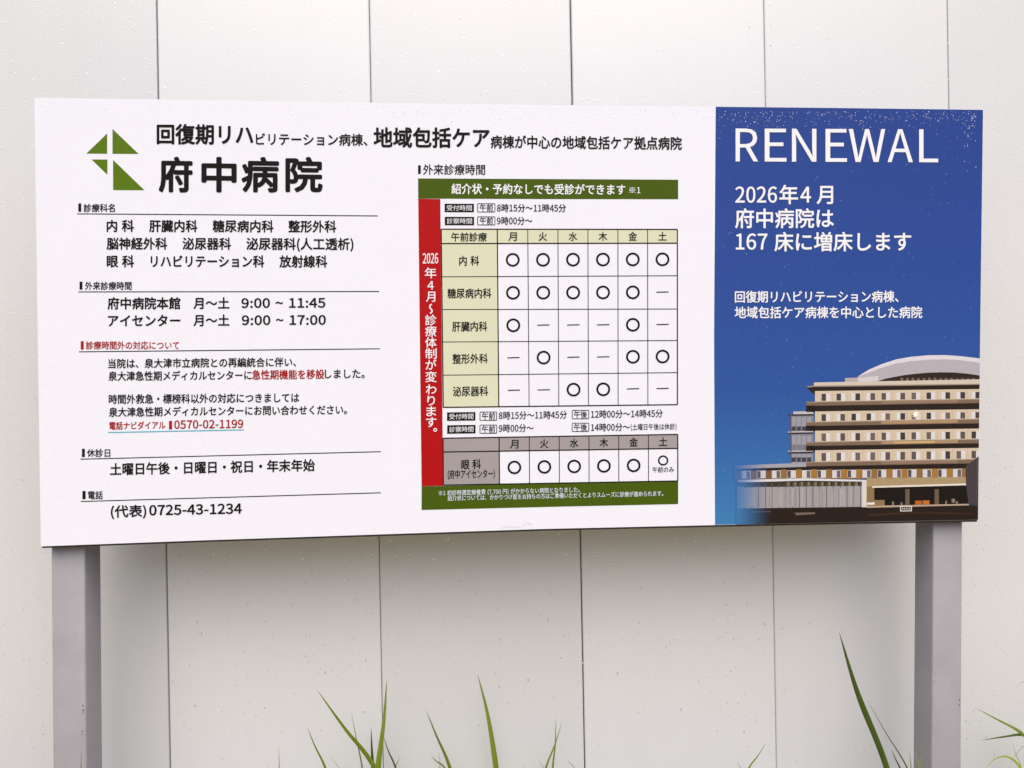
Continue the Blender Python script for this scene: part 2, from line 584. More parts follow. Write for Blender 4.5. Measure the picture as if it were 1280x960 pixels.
# outlines of the figures, brackets and capitals: advance, points in thousandths of an em, faces
LATIN = {
    '0': (0.555, '278,-13 399,29 478,156 506,369 478,580 399,705 278,746 157,705 78,580 50,369 78,156 157,29 278,61 205,93 156,194 138,369 156,543 205,642 278,674 351,642 400,543 418,369 400,194 351,93',
          '7,5,6 8,17,7 17,18,7 18,5,7 18,19,5 19,4,5 8,16,17 20,4,19 9,16,8 20,3,4 21,3,20 9,15,16 10,15,9 10,14,15 22,3,21 22,2,3 10,13,14 23,2,22 11,13,10 23,1,2 11,12,13 12,1,23 11,1,12 0,1,11'),
    '1': (0.555, '88,0 490,0 490,76 343,76 343,733 273,733 230,712 180,695 121,681 121,623 252,623 252,76 88,76',
          '6,4,5 6,10,4 10,3,4 7,10,6 8,10,7 9,10,8 11,3,10 0,11,12 0,3,11 0,2,3 0,1,2'),
    '2': (0.555, '44,0 505,0 505,79 302,79 263,78 222,75 182,72 333,231 434,383 470,531 444,645 370,719 256,746 172,733 102,696 40,639 93,587 137,631 188,661 245,672 320,653 365,602 380,527 344,393 233,238 44,54',
          '13,11,12 14,11,13 14,10,11 15,19,14 19,10,14 15,18,19 20,10,19 15,17,18 21,10,20 21,9,10 16,17,15 22,9,21 22,8,9 23,8,22 24,8,23 24,7,8 25,7,24 25,6,7 4,2,3 4,1,2 5,1,4 6,1,5 25,1,6 0,1,25'),
    '3': (0.555, '263,-13 382,12 467,84 499,196 478,284 422,347 344,382 344,387 412,425 458,484 474,563 446,662 371,724 260,746 182,735 115,704 56,659 105,601 150,638 201,663 257,672 323,657 366,617 381,556 362,485 298,435 178,416 178,346 313,328 385,277 406,199 387,126 335,80 257,63 183,75 124,106 76,147 29,88 86,38 162,1',
          '14,12,13 15,12,14 15,11,12 16,20,15 20,11,15 16,19,20 21,11,20 16,18,19 21,10,11 17,18,16 22,10,21 23,10,22 23,9,10 24,9,23 25,9,24 25,8,9 26,8,25 26,7,8 27,7,26 27,6,7 27,5,6 27,28,5 28,4,5 29,4,28 29,3,4 30,3,29 31,3,30 31,2,3 37,35,36 32,2,31 37,34,35 38,34,37 32,1,2 33,1,32 38,33,34 38,1,33 39,1,38 39,0,1'),
    '4': (0.555, '340,0 426,0 426,202 524,202 524,275 426,275 426,733 325,733 20,262 20,202 340,202 340,275 115,275 282,525 303,561 322,597 341,633 345,633 343,590 341,542 340,500',
          '8,6,7 8,16,6 16,17,6 17,5,6 8,15,16 18,5,17 8,14,15 19,5,18 8,13,14 20,5,19 8,12,13 11,5,20 8,11,12 8,5,11 8,4,5 8,3,4 9,3,8 10,3,9 0,2,10 2,3,10 0,1,2'),
    '5': (0.555, '262,-13 379,17 467,102 502,238 472,371 392,447 281,472 240,468 204,459 171,443 190,655 466,655 466,733 110,733 86,391 135,360 174,384 213,398 257,403 337,383 390,326 409,236 388,144 332,84 253,63 178,75 119,104 73,144 27,84 85,37 161,1',
          '14,10,13 10,12,13 10,11,12 14,9,10 7,5,6 8,5,7 9,5,8 9,4,5 14,18,9 18,4,9 14,17,18 19,4,18 14,16,17 15,16,14 20,4,19 20,3,4 21,3,20 21,2,3 22,2,21 28,26,27 23,2,22 28,25,26 23,1,2 24,1,23 29,25,28 29,24,25 29,1,24 30,1,29 30,0,1'),
    '6': (0.555, '301,-13 406,17 483,100 512,225 487,353 416,430 308,455 250,444 192,414 142,367 170,547 238,643 331,671 374,664 414,645 447,615 499,671 453,710 396,736 327,746 194,707 95,580 56,350 88,148 175,27 144,294 194,348 245,378 293,387 367,367 411,311 425,225 408,138 364,80 301,59 222,86 169,166',
          '20,18,19 20,17,18 20,16,17 21,11,20 11,12,20 12,16,20 13,16,12 13,14,16 14,15,16 21,10,11 22,10,21 22,9,10 7,5,6 8,5,7 8,4,5 9,28,8 28,4,8 9,27,28 29,4,28 9,26,27 22,26,9 30,4,29 30,3,4 23,25,22 25,26,22 31,3,30 23,36,25 32,3,31 32,2,3 23,35,36 24,35,23 33,2,32 33,1,2 24,34,35 34,1,33 24,1,34 0,1,24'),
    '7': (0.555, '198,0 293,0 316,254 378,468 508,678 508,733 49,733 49,655 405,655 290,458 225,249',
          '7,5,6 7,4,5 7,8,4 8,3,4 9,3,8 9,2,3 10,2,9 10,1,2 0,1,10'),
    '8': (0.555, '280,-13 400,12 480,80 509,176 491,263 446,325 386,369 386,374 430,418 467,478 483,551 459,651 390,719 282,744 179,720 108,656 81,558 95,488 131,432 180,389 180,385 115,338 66,270 46,182 76,81 159,12 330,398 248,435 188,485 164,558 179,620 220,661 281,676 348,659 390,612 405,546 396,493 371,444 281,55 202,73 147,120 127,190 140,256 176,312 228,356 325,313 395,260 422,179 404,114 355,71',
          '14,12,13 15,12,14 15,32,12 32,11,12 15,31,32 33,11,32 15,30,31 34,11,33 16,30,15 34,10,11 16,29,30 35,10,34 17,29,16 17,28,29 35,9,10 36,9,35 37,9,36 18,28,17 18,27,28 37,8,9 26,8,37 18,26,27 19,26,18 26,7,8 19,7,26 20,7,19 21,44,20 44,7,20 44,6,7 44,5,6 21,43,44 45,5,44 22,43,21 45,4,5 46,4,45 22,42,43 23,42,22 46,3,4 47,3,46 23,41,42 23,40,41 24,40,23 48,3,47 48,2,3 24,39,40 49,2,48 25,39,24 49,1,2 25,38,39 38,1,49 25,1,38 25,0,1'),
    '9': (0.555, '235,-13 365,28 462,159 501,398 468,592 381,708 254,746 149,716 73,633 44,508 69,381 139,304 246,278 307,289 365,320 415,367 385,187 320,91 232,63 186,70 144,89 108,119 58,62 104,23 163,-3 414,444 363,387 312,356 261,346 188,366 145,422 130,508 147,596 191,654 255,675 335,649 389,571',
          '7,5,6 8,5,7 8,34,5 34,35,5 35,4,5 8,33,34 8,32,33 36,4,35 9,32,8 9,31,32 36,3,4 25,3,36 10,31,9 10,30,31 26,3,25 10,29,30 26,15,3 15,2,3 27,15,26 11,29,10 27,14,15 16,2,15 11,28,29 28,14,27 11,14,28 11,13,14 12,13,11 17,2,16 17,1,2 22,20,21 18,1,17 22,19,20 22,18,19 22,1,18 23,1,22 23,0,1 24,0,23'),
    ':': (0.278, '139,-13 172,-4 196,20 205,56 196,93 172,117 139,126 105,117 82,93 73,56 82,20 105,-4 139,390 172,399 196,423 205,460 196,496 172,521 139,530 105,521 82,496 73,460 82,423 105,399',
          '19,17,18 19,16,17 20,16,19 20,15,16 21,15,20 22,15,21 22,14,15 23,14,22 23,13,14 12,13,23 7,5,6 8,5,7 8,4,5 9,4,8 9,3,4 10,3,9 10,2,3 10,1,2 11,1,10 11,0,1'),
    '~': (0.555, '376,287 424,297 471,330 515,387 464,424 437,385 409,363 378,356 318,381 256,426 180,451 132,440 84,407 41,350 92,314 118,353 146,375 177,382 237,357 300,312',
          '11,9,10 12,9,11 12,8,9 5,3,4 13,16,12 16,17,12 17,8,12 5,2,3 6,2,5 18,8,17 18,7,8 13,15,16 7,2,6 19,7,18 19,2,7 13,14,15 19,1,2 0,1,19'),
    '(': (0.338, '239,-196 295,-171 224,-21 182,142 168,311 182,479 224,641 295,792 239,818 160,663 110,496 92,311 110,125 160,-42',
          '9,7,8 9,6,7 10,6,9 10,5,6 11,5,10 11,4,5 12,4,11 12,3,4 12,2,3 13,2,12 13,1,2 0,1,13'),
    ')': (0.338, '99,-196 178,-42 228,125 246,311 228,496 178,663 99,818 42,792 114,641 157,479 171,311 157,142 114,-21 42,-171',
          '7,5,6 8,5,7 8,4,5 9,4,8 9,3,4 10,3,9 11,3,10 11,2,3 12,2,11 12,1,2 13,1,12 13,0,1'),
    '-': (0.347, '46,245 302,245 302,315 46,315',
          '0,2,3 0,1,2'),
    ',': (0.278, '75,-190 153,-140 203,-69 221,19 212,77 185,113 144,126 110,118 85,96 75,62 84,28 109,6 142,-2 153,-1 140,-57 106,-102 53,-136',
          '7,5,6 8,5,7 8,4,5 9,4,8 9,3,4 10,3,9 11,3,10 11,13,3 13,2,3 12,13,11 14,2,13 15,2,14 15,1,2 16,1,15 0,1,16'),
    'R': (0.635, '193,385 193,658 316,658 413,646 473,604 494,528 473,448 413,401 316,385 503,0 607,0 421,321 508,360 565,429 586,528 553,649 463,714 330,733 101,733 101,0 193,0 193,311 325,311',
          '19,1,18 1,17,18 1,16,17 1,2,16 2,15,16 19,0,1 3,15,2 3,14,15 4,14,3 5,14,4 6,14,5 6,13,14 7,13,6 7,12,13 8,12,7 19,21,0 21,8,0 21,12,8 21,11,12 21,22,11 22,10,11 19,20,21 9,10,22'),
    'E': (0.589, '101,0 534,0 534,79 193,79 193,346 471,346 471,425 193,425 193,655 523,655 523,733 101,733',
          '0,8,11 8,10,11 8,9,10 0,7,8 0,4,7 4,6,7 4,5,6 0,3,4 0,2,3 0,1,2'),
    'N': (0.723, '101,0 188,0 188,385 186,462 182,539 177,614 181,614 260,463 527,0 622,0 622,733 534,733 534,352 536,274 541,196 547,120 542,120 463,271 195,733 101,733',
          '0,5,19 5,18,19 5,6,18 6,17,18 12,10,11 12,9,10 0,4,5 7,17,6 0,3,4 8,17,7 0,2,3 0,1,2 13,9,12 14,9,13 8,16,17 15,9,14 8,15,16 8,9,15'),
    'W': (0.878, '181,0 291,0 400,442 412,499 425,554 437,609 441,609 453,554 465,499 477,442 588,0 700,0 851,733 763,733 684,334 671,255 657,176 644,96 638,96 621,176 603,255 586,334 484,733 399,733 298,334 280,255 263,176 246,96 242,96 227,176 213,255 198,334 121,733 26,733',
          '0,32,33 0,31,32 24,22,23 24,5,22 5,6,22 6,21,22 14,12,13 14,11,12 24,4,5 7,21,6 24,3,4 8,21,7 24,2,3 9,21,8 24,1,2 10,21,9 0,30,31 25,1,24 10,20,21 15,11,14 10,19,20 0,29,30 26,1,25 16,11,15 10,18,19 0,28,29 27,1,26 17,11,16 0,27,28 0,1,27 10,17,18 10,11,17'),
    'A': (0.608, '4,0 97,0 168,224 436,224 506,0 604,0 355,733 252,733 191,297 227,410 252,492 277,574 300,658 304,658 328,574 352,492 378,410 413,297',
          '0,12,7 12,6,7 12,13,6 13,5,6 0,11,12 14,5,13 15,5,14 0,10,11 16,5,15 0,9,10 0,8,9 17,5,16 0,2,8 2,17,8 2,3,17 3,5,17 0,1,2 4,5,3'),
    'L': (0.543, '101,0 514,0 514,79 193,79 193,733 101,733',
          '0,4,5 0,3,4 0,2,3 0,1,2'),
    '※': (1.000, '500,590 538,600 565,627 575,665 565,703 538,730 500,740 462,730 435,703 425,665 435,627 462,600 500,409 170,739 141,710 471,380 140,49 169,20 500,351 830,21 859,50 529,380 859,710 830,739 290,380 280,418 253,445 215,455 177,445 150,418 140,380 150,342 177,315 215,305 253,315 280,342 710,380 720,342 747,315 785,305 823,315 850,342 860,380 850,418 823,445 785,455 747,445 720,418 500,170 462,160 435,133 425,95 435,57 462,30 500,20 538,30 565,57 575,95 565,133 538,160',
          '7,5,6 14,12,13 12,22,23 7,4,5 8,4,7 15,12,14 12,21,22 8,3,4 9,3,8 10,3,9 10,2,3 10,1,2 11,1,10 11,0,1 28,26,27 46,44,45 29,26,28 47,44,46 29,25,26 47,43,44 30,25,29 36,43,47 30,24,25 36,42,43 15,21,12 31,24,30 31,35,24 16,21,15 16,18,21 18,20,21 37,42,36 37,41,42 16,17,18 19,20,18 32,35,31 32,34,35 38,41,37 38,40,41 33,34,32 39,40,38 49,59,48 50,59,49 50,58,59 51,58,50 51,57,58 52,57,51 52,56,57 52,55,56 53,55,52 53,54,55'),
}
GLYPH = {}


def glyph_mesh(body):
    cu = bpy.data.curves.new('glyph', 'FONT')
    cu.body = body
    cu.size = 1.0
    cu.resolution_u = 3
    o = bpy.data.objects.new('glyph', cu)
    C.objects.link(o)
    me = o.evaluated_get(bpy.context.evaluated_depsgraph_get()).to_mesh()
    vs = [(v.co.x, v.co.y) for v in me.vertices]
    fs = [tuple(p.vertices) for p in me.polygons]
    bpy.data.objects.remove(o)
    bpy.data.curves.remove(cu)
    return vs, fs


def glyph(ch):
    if ch not in GLYPH:
        if ch == '\u3000':
            GLYPH[ch] = ([], [], 1.0)
        elif ch == ' ':
            GLYPH[ch] = ([], [], 0.30)
        elif ch in LATIN:
            adv, vs, fs = LATIN[ch]
            GLYPH[ch] = ([tuple(int(q) / 1000 for q in w_.split(',')) for w_ in vs.split()],
                         [tuple(int(q) for q in w_.split(',')) for w_ in fs.split()], adv)
        else:
            vs, fs = glyph_mesh(ch)
            v2, _ = glyph_mesh(ch + ch)
            adv = max(x for x, _ in v2) - max(x for x, _ in vs)
            GLYPH[ch] = (vs, fs, adv)
    return GLYPH[ch]


def fat(r, n):
    return [(0, 0)] if r <= 0 else [(r * math.cos(2 * math.pi * i / n), r * math.sin(2 * math.pi * i / n)) for i in range(n)] + [(0, 0)]


def put_text(V, F, s, x0, x1, yl, yr, em, bold=0.025, level=3, mid=None):
    """one line: ink from x0 to x1, middle of the letters at yl (left) and yr (right), em high"""
    pen, pts, faces = 0.0, [], []
    for ch in s:
        vs, fs, adv = glyph(ch)
        b = len(pts)
        pts += [(x + pen, y) for x, y in vs]
        faces += [tuple(b + i for i in f) for f in fs]
        pen += adv
    lo, hi = min(p[0] for p in pts), max(p[0] for p in pts)
    sx = (x1 - x0) / (hi - lo)
    if mid is None:
        cjk = any(ord(c) > 0x2fff and c not in '\u3000〜' for c in s)
        mid = 0.38 if cjk else 0.3665
        if not cjk:
            em *= 0.945
    n = 8 if em > 20 else 5
    for k, (dx, dy) in enumerate(fat(bold * em, n)):
        b = len(V)
        for x, y in pts:
            u = x0 + (x - lo) * sx
            f = (u - x0) / max(1e-6, x1 - x0)
            v = yl + (yr - yl) * f - (y - mid) * em
            V.append(at(u + dx, v + dy, -LAY * level - k * 0.00002))
        F += [tuple(b + i for i in f) for f in faces]


def lettering(name, lines, m, parent, level=3):
    for l in lines:
        V, F = [], []
        put_text(V, F, *l[:6], bold=(l[6] if len(l) > 6 else 0.025), level=level)
        mesh_obj(name, V, F, m, parent)


# ---- left side of the board
flat('emblem', [[(133.9, 166.8), (133.9, 192.2), (108, 191.9)], [(140.6, 161.1), (173.3, 192.4), (140.6, 192.2)],
                [(114.4, 199.3), (134.2, 199.4), (134.2, 218.5)], [(141.3, 199.8), (180.7, 237.8), (141.4, 237.6)]], EMBLEM_GREEN, board, 1)
lettering('heading_text', [('回復期リハ', 196.5, 316, 167.5, 168.3, 26.5, 0.026), ('ビリテーション病棟、', 320, 459, 173.8, 174.8, 16.2, 0.02),
                           ('地域包括ケア', 467.5, 611.5, 171.8, 172.2, 26.5, 0.026),
                           ('病棟が中心の地域包括ケア拠点病院', 613.5, 852, 177.2, 179.2, 17.2, 0.022)], INK, board)
V, F = [], []
for ch, a, b in (('府', 199.5, 239.5), ('中', 253, 294.5), ('病', 303, 347.5), ('院', 358, 402)):
    put_text(V, F, ch, a, b, 218.0, 218.6, 45.5, 0.029, 3)
mesh_obj('hospital_name_text', V, F, INK, board)


def section(title, bar, tx, ty, u0, u1, m, em=11.0):
    flat('title_bar', [quad(*bar)], m, board, 2)
    lettering('title_text', [(title, tx[0], tx[1], ty, ty, em, 0.016)], m, board)
    flat('underline', [stroke(u0, u1, 1.25)], INK, board, 1)


section('診療科名', (97.9, 254.2, 101.5, 264.6), (104.6, 143.4), 259.8, (96.4, 267.3), (472.5, 269.9), INK)
section('外来診療時間', (99.4, 352, 103, 362), (106.3, 164.3), 357.2, (98, 364.9), (474, 364.4), INK)
section('診療時間外の対応について', (100.9, 426.4, 104.6, 437), (107.4, 223.8), 431.6, (98.6, 439.8), (474.7, 436), RED_INK)
section('休診日', (102.4, 560.9, 106, 571.3), (108.8, 137.6), 566.2, (100.5, 574), (476, 564.6), INK)
section('電話', (103, 613.8, 107, 624), (110, 128.4), 618.9, (101, 626.9), (476, 616), INK)

lettering('department_text', [
    ('内 科', 133.6, 167, 282.2, 282.2, 16), ('肝臓内科', 186.7, 246.4, 282.4, 282.5, 16), ('糖尿病内科', 266, 341.6, 282.6, 282.8, 16), ('整形外科', 360.7, 420, 282.9, 283.1, 16),
    ('脳神経外科', 133.6, 208.6, 304.4, 304.4, 16), ('泌尿器科', 228.4, 288.4, 304.5, 304.6, 16), ('泌尿器科(人工透析)', 308.2, 441.4, 304.7, 305.0, 16),
    ('眼 科', 133.6, 167.2, 326.6, 326.6, 16), ('リハビリテーション科', 188.6, 330, 326.6, 326.7, 16), ('放射線科', 349.5, 408.7, 326.7, 326.8, 16)], INK, board)
lettering('opening_hours_text', [
    ('府中病院本館', 134.7, 225, 379.2, 379, 16), ('月〜土', 242, 286.4, 379, 378.8, 15.5), ('9:00 ~ 11:45', 302, 406.4, 378.8, 378.4, 16.5),
    ('アイセンター', 135.2, 225, 400.8, 400.6, 16), ('月〜土', 242, 286.4, 400.4, 400.2, 15.5), ('9:00 ~ 17:00', 302.5, 407, 400.2, 399.8, 16.5)], INK, board)
lettering('notice_text', [
    ('当院は、泉大津市立病院との再編統合に伴い、', 135.4, 370, 454.5, 452.4, 12.6, 0.02), ('泉大津急性期メディカルセンターに', 135.6, 314.2, 470.2, 468.9, 12.6, 0.02),
    ('しました。', 406.2, 455.6, 467.3, 467, 12.6, 0.02), ('時間外救急・標榜科以外の対応につきましては', 136, 373.8, 499, 497, 12.6, 0.02),
    ('泉大津急性期メディカルセンターにお問い合わせください。', 136.2, 433.6, 515.2, 512, 12.6, 0.02)], INK, board)
lettering('red_notice_text', [
    ('急性期機能を移設', 315.2, 405.2, 468.6, 467.6, 12.8, 0.02), ('電話ナビダイアル', 136.6, 206.5, 532.2, 531.3, 10.6, 0.018),
    ('0570-02-1199', 218, 303.8, 530.8, 529.6, 14.5, 0.02)], RED_INK, board)
flat('title_bar', [quad(211.2, 526, 215, 536.8)], RED_INK, board, 2)
flat('underline', [stroke((135, 540.7), (305.3, 537.4), 1.4)], CYAN, board, 1)
lettering('closed_days_text', [('土曜日午後・日曜日・祝日・年末年始', 137.8, 393.2, 586.6, 581.4, 16)], INK, board)
lettering('telephone_text', [('(代表)', 138.8, 182.4, 639.4, 638.6, 16.2), ('0725-43-1234', 186.8, 302, 637.9, 635.6, 17.5, 0.026)], INK, board)

# ---- timetable
cols_t = [551.5, 621.6, 659.7, 697.4, 734.9, 772.4, 809.5, 846.7]      # x at the top of the first table
cols_m = [554.1, 623.5, 661.4, 698.5, 735.6, 772.7, 809.9, 846.8]      # x at its bottom
rows = [(286.4, 286.8), (304.5, 303.9), (346.0, 344.6), (386.9, 386.2), (427.5, 425.6), (469.0, 465.7), (509.2, 505.8)]


def node(ct, cb, rws, r, c):
    yl, yr = rws[r]
    f = (ct[c] - ct[0]) / (ct[-1] - ct[0])
    y = yl + (yr - yl) * f
    g_ = (y - rws[0][0]) / (rws[-1][0] - rws[0][0])
    return (ct[c] + (cb[c] - ct[c]) * g_, y)


def cell(ct, cb, rws, r, c, r2=None, c2=None):
    r2, c2 = r2 or r + 1, c2 or c + 1
    return [node(ct, cb, rws, r, c), node(ct, cb, rws, r, c2), node(ct, cb, rws, r2, c2), node(ct, cb, rws, r2, c)]


def centre(q):
    return (sum(p[0] for p in q) / 4, sum(p[1] for p in q) / 4)


cols2_t = [553.8, 623.9, 661.6, 699.0, 736.2, 773.4, 810.5, 847.2]
cols2_m = [554.2, 624.4, 661.9, 699.3, 736.4, 773.6, 810.7, 847.3]
rows2 = [(547.8, 543.0), (565.0, 560.5), (606.4, 601.2)]
T1 = (cols_t, cols_m, rows)
T2 = (cols2_t, cols2_m, rows2)
polys, idx = [], []
polys.append([(523, 224.5), (847.7, 224.5), (847.7, 630), (527, 637)]); idx.append(0)
V, F = poly_on(polys, 0.8)
Vb, Fb = poly_on([cell(*T1, 0, 0, 1, 7), cell(*T1, 1, 0, 6, 1)], 1.6)
Fb = [tuple(len(V) + i for i in f) for f in Fb]
V += Vb; F += Fb; idx += [1, 1]
Vb, Fb = poly_on([cell(*T2, 0, 0, 1, 7), cell(*T2, 1, 0, 2, 1)], 1.6)
Fb = [tuple(len(V) + i for i in f) for f in Fb]
V += Vb; F += Fb; idx += [2, 2]
table = mesh_obj('timetable', V, F, [WHITE_SHEET, CREAM, GREY_CELL], sign, idx)
flat('header_band', [[(522.6, 223), (700, 223.9), (847.7, 224.6), (847.7, 249), (700, 248.8), (522.8, 248.2)]], GREEN, table, 2)
flat('footer_band', [[(527, 608), (700, 604.3), (847.7, 601.2), (847.7, 630), (700, 633.2), (527, 637.4)]], GREEN, table, 2)
flat('side_band', [[(522.8, 248.4), (550.4, 248.8), (553.9, 607.2), (527, 607.8)]], RED, table, 2.4)
flat('title_bar', [quad(522.6, 206.6, 526, 217.3)], INK, board, 2)
lettering('title_text', [('外来診療時間', 529, 606.2, 211.8, 212.1, 14, 0.012)], INK, board)
lettering('band_text', [('紹介状・予約なしでも受診ができます', 564.5, 781.6, 236.0, 237.0, 14, 0.02), ('※1', 786.6, 800.4, 237.6, 237.8, 10.5, 0.01)], WHITE_INK, table, 4)
lettering('footnote_text', [('※1 初診時選定療養費 (7,700 円) がかからない病院となりました。', 548.5, 724.7, 616.4, 611.9, 7.2, 0.012),
                            ('紹介状については、かかりつけ医をお持ちの方はご準備いただくとよりスムーズに診療が進められます。', 559.7, 829, 622.9, 616.7, 7.2, 0.012)], PALE_INK, table, 4)
# grid
V, F = [], []
gl = []
for T in (T1, T2):
    nr = len(T[2])
    for r in range(nr):
        gl.append(stroke(node(*T, r, 0), node(*T, r, 7), 1.5 if r in (0, 1, nr - 1) else 1.0))
V, F = poly_on(gl, 2.6)
gl = []
for T in (T1, T2):
    nr = len(T[2])
    for c in range(8):
        for r in range(nr - 1):
            gl.append(stroke(node(*T, r, c), node(*T, r + 1, c), 1.4 if c in (0, 1, 7) else 0.95))
V2, F2 = poly_on(gl, 2.8)
F += [tuple(len(V) + i for i in f) for f in F2]
V += V2
mesh_obj('grid_lines', V, F, INK, table)


def ring(cx, cy, ro, t, squash=0.99):
    V, F = [], []
    n = 40
    for rr in (ro, ro - t):
        for i in range(n):
            a = 2 * math.pi * i / n
            V.append(at(cx + rr * math.cos(a), cy + rr * squash * math.sin(a), -LAY * 3))
    for i in range(n):
        j = (i + 1) % n
        F.append((i, j, n + j, n + i))
    return mesh_obj('circle_mark', V, F, INK, table)


marks = ['OOOOOO', 'OOOOO-', 'O---O-', '-O--OO', '--OO--']
for r, line in enumerate(marks):
    for c, m in enumerate(line):
        cx, cy = centre(cell(*T1, r + 1, c + 1))
        if m == 'O':
            ring(cx, cy - 0.2, 8.7, 2.5)
        else:
            flat('dash_mark', [stroke((cx - 7.6, cy - 0.2), (cx + 7.6, cy - 0.6), 1.3)], INK, table, 3)
for c in range(6):
    cx, cy = centre(cell(*T2, 1, c + 1))
    if c < 5:
        ring(cx, cy, 8.6, 2.5)
    else:
        ring(cx, cy - 5.6, 6.5, 2.0)
lines_ = [('午前診療', 564.2, 608.4, 296.2, 296.2, 12, 0.014)]
for c, d in enumerate('月火水木金土'):
    x, y = centre(cell(*T1, 0, c + 1))
    lines_.append((d, x - 5.2, x + 5.2, y, y, 12, 0.014))
    x, y = centre(cell(*T2, 0, c + 1))
    lines_.append((d, x - 5.2, x + 5.2, y, y, 12, 0.014))
for s, a, b, y0, y1 in (('内 科', 574.2, 598.8, 326, 325.8), ('糖尿病内科', 559.5, 614, 366.8, 366.4), ('肝臓内科', 565.4, 609, 408.3, 407.8),
                        ('整形外科', 565.8, 609.6, 448.6, 448), ('泌尿器科', 566.2, 610, 489.4, 488.6), ('眼 科', 576.8, 601, 580.8, 580)):
    lines_.append((s, a, b, y0, y1, 13.2, 0.016))
lines_.append(('(府中アイセンター)', 559.8, 618.4, 593, 591.8, 11.6, 0.012))
lines_.append(('午前のみ', 815.6, 842.4, 587.2, 586.8, 7.8, 0.01))
lettering('timetable_text', lines_, INK, table, 4)
lettering('hours_text', [
    ('8時15分〜11時45分', 621.3, 707.4, 259.8, 260, 11, 0.014), ('9時00分〜', 621.3, 665.4, 275.9, 275.9, 11, 0.014),
    ('8時15分〜11時45分', 623.6, 708.6, 519.4, 518.2, 11, 0.014), ('9時00分〜', 623.6, 667, 535.4, 534.8, 11, 0.014),
    ('12時00分〜14時45分', 739, 828.4, 517.8, 516.6, 11, 0.014), ('14時00分〜', 739, 787.4, 534.2, 533.6, 11, 0.014),
    ('(土曜日午後は休診)', 788.6, 845.6, 533.8, 533, 8.6, 0.008),
    ('午前', 599.8, 616.2, 259.6, 259.6, 9.4, 0.012), ('午前', 599.8, 616.2, 275.9, 275.9, 9.4, 0.012), ('午前', 602.4, 618.9, 520.2, 520, 9.4, 0.012),
    ('午前', 602.4, 618.9, 536.5, 536.3, 9.4, 0.012), ('午後', 717.6, 733.8, 518.2, 518, 9.4, 0.012), ('午後', 717.6, 733.8, 534.1, 533.9, 9.4, 0.012)], INK, table, 4)
boxes = [(555.8, 254.6, 592.4, 265.1, .1), (556, 271, 592.6, 281.4, .1), (558.8, 515.5, 594.2, 526.1, -.5), (559, 531.6, 594.4, 542.2, -.5)]
flat('black_tag', [quad(*b) for b in boxes[:1]], INK, table, 3)
for b in boxes[1:]:
    flat('black_tag', [quad(*b)], INK, table, 3)
lettering('tag_text', [(s, b[0] + 2.6, b[2] - 2.6, (b[1] + b[3]) / 2, (b[1] + b[3]) / 2 + b[4], 7.6, 0.004) for s, b in zip(('受付時間', '診察時間', '受付時間', '診察時間'), boxes)], WHITE_INK, table, 5)
for (x0, y0, x1, y1) in ((597, 254.6, 618.7, 264.9), (597, 271, 618.7, 281.1), (600, 515, 620.9, 525.4), (600, 531.3, 620.9, 541.6), (715.3, 512.9, 736, 523.5), (715.3, 528.9, 736, 539.3)):
    flat('outlined_tag', [stroke((x0, y0), (x1, y0), .9), stroke((x0, y1), (x1, y1), .9), stroke((x0, y0 + .46), (x0, y1 - .46), .9), stroke((x1, y0 + .46), (x1, y1 - .46), .9)], INK, table, 3)
# white upright lettering on the red band
V, F = [], []
put_text(V, F, '2026', 528.6, 547.6, 323, 322.9, 18, 0.01, 4)
for ch, y, wd in (('年', 341.2, 14.4), ('4', 356.6, 7.6), ('月', 370.6, 11.4), ('診', 400, 14), ('療', 414, 14), ('体', 428, 14), ('制', 442, 14), ('が', 456, 13.4),
                  ('変', 471, 14), ('わ', 486.6, 13), ('り', 500.6, 9.4), ('ま', 514, 12), ('す', 527.6, 13)):
    x = 538.2 + (y - 341) * 0.0045
    put_text(V, F, ch, x - wd / 2, x + wd / 2, y, y, 14.4 if ch != '4' else 15, 0.012, 4)
gv, gf, _ = glyph('〜')
for k, (dx, dy) in enumerate(fat(0.3, 5)):
    b = len(V)
    V += [at(538.6 - (y - 0.38) * 15 + dx, 386 - (x - 0.5) * -13.5 + dy, -LAY * 4 - k * 0.00002) for x, y in gv]
    F += [tuple(b + i for i in f) for f in gf]
put_text(V, F, '。', 541.8, 546.2, 537.2, 537.2, 14, 0.02, 4, mid=0.10)
mesh_obj('vertical_text', V, F, WHITE_INK, table)

# ---- blue panel
BLUE_POLY = [(894.7, 133.4), (1050, 135), (1228.8, 137.3), (1225.2, 420), (1222.6, 649.6), (1050, 652.8), (893.8, 656), (892.6, 420)]


def fade_nodes(nt):
    """the printed sky: deep blue above, paler low down on the left; returns its colour output"""
    tc = add(nt, 'ShaderNodeTexCoord')
    sp = add(nt, 'ShaderNodeSeparateXYZ')
    nt.links.new(tc.outputs['Object'], sp.inputs[0])
    zt, zb = at(1060, 140, 0).z, at(1060, 650, 0).z
    mr = add(nt, 'ShaderNodeMapRange')
    mr.inputs[1].default_value, mr.inputs[2].default_value = zb, zt
    nt.links.new(sp.outputs['Z'], mr.inputs[0])
    rp = add(nt, 'ShaderNodeValToRGB')
    el = rp.color_ramp.elements
    el[0].position, el[0].color = 0.0, tuple(c * 0.85 for c in lin((66, 130, 188))) + (1,)
    el[1].position, el[1].color = 1.0, tuple(c * 0.85 for c in lin((42, 70, 150))) + (1,)
    for pos, rgb in ((0.14, (58, 112, 178)), (0.32, (50, 89, 165)), (0.62, (46, 78, 158))):
        e = el.new(pos)
        e.color = tuple(c * 0.85 for c in lin(rgb)) + (1,)
    nt.links.new(mr.outputs[0], rp.inputs[0])
    return tc, sp, rp.outputs[0]


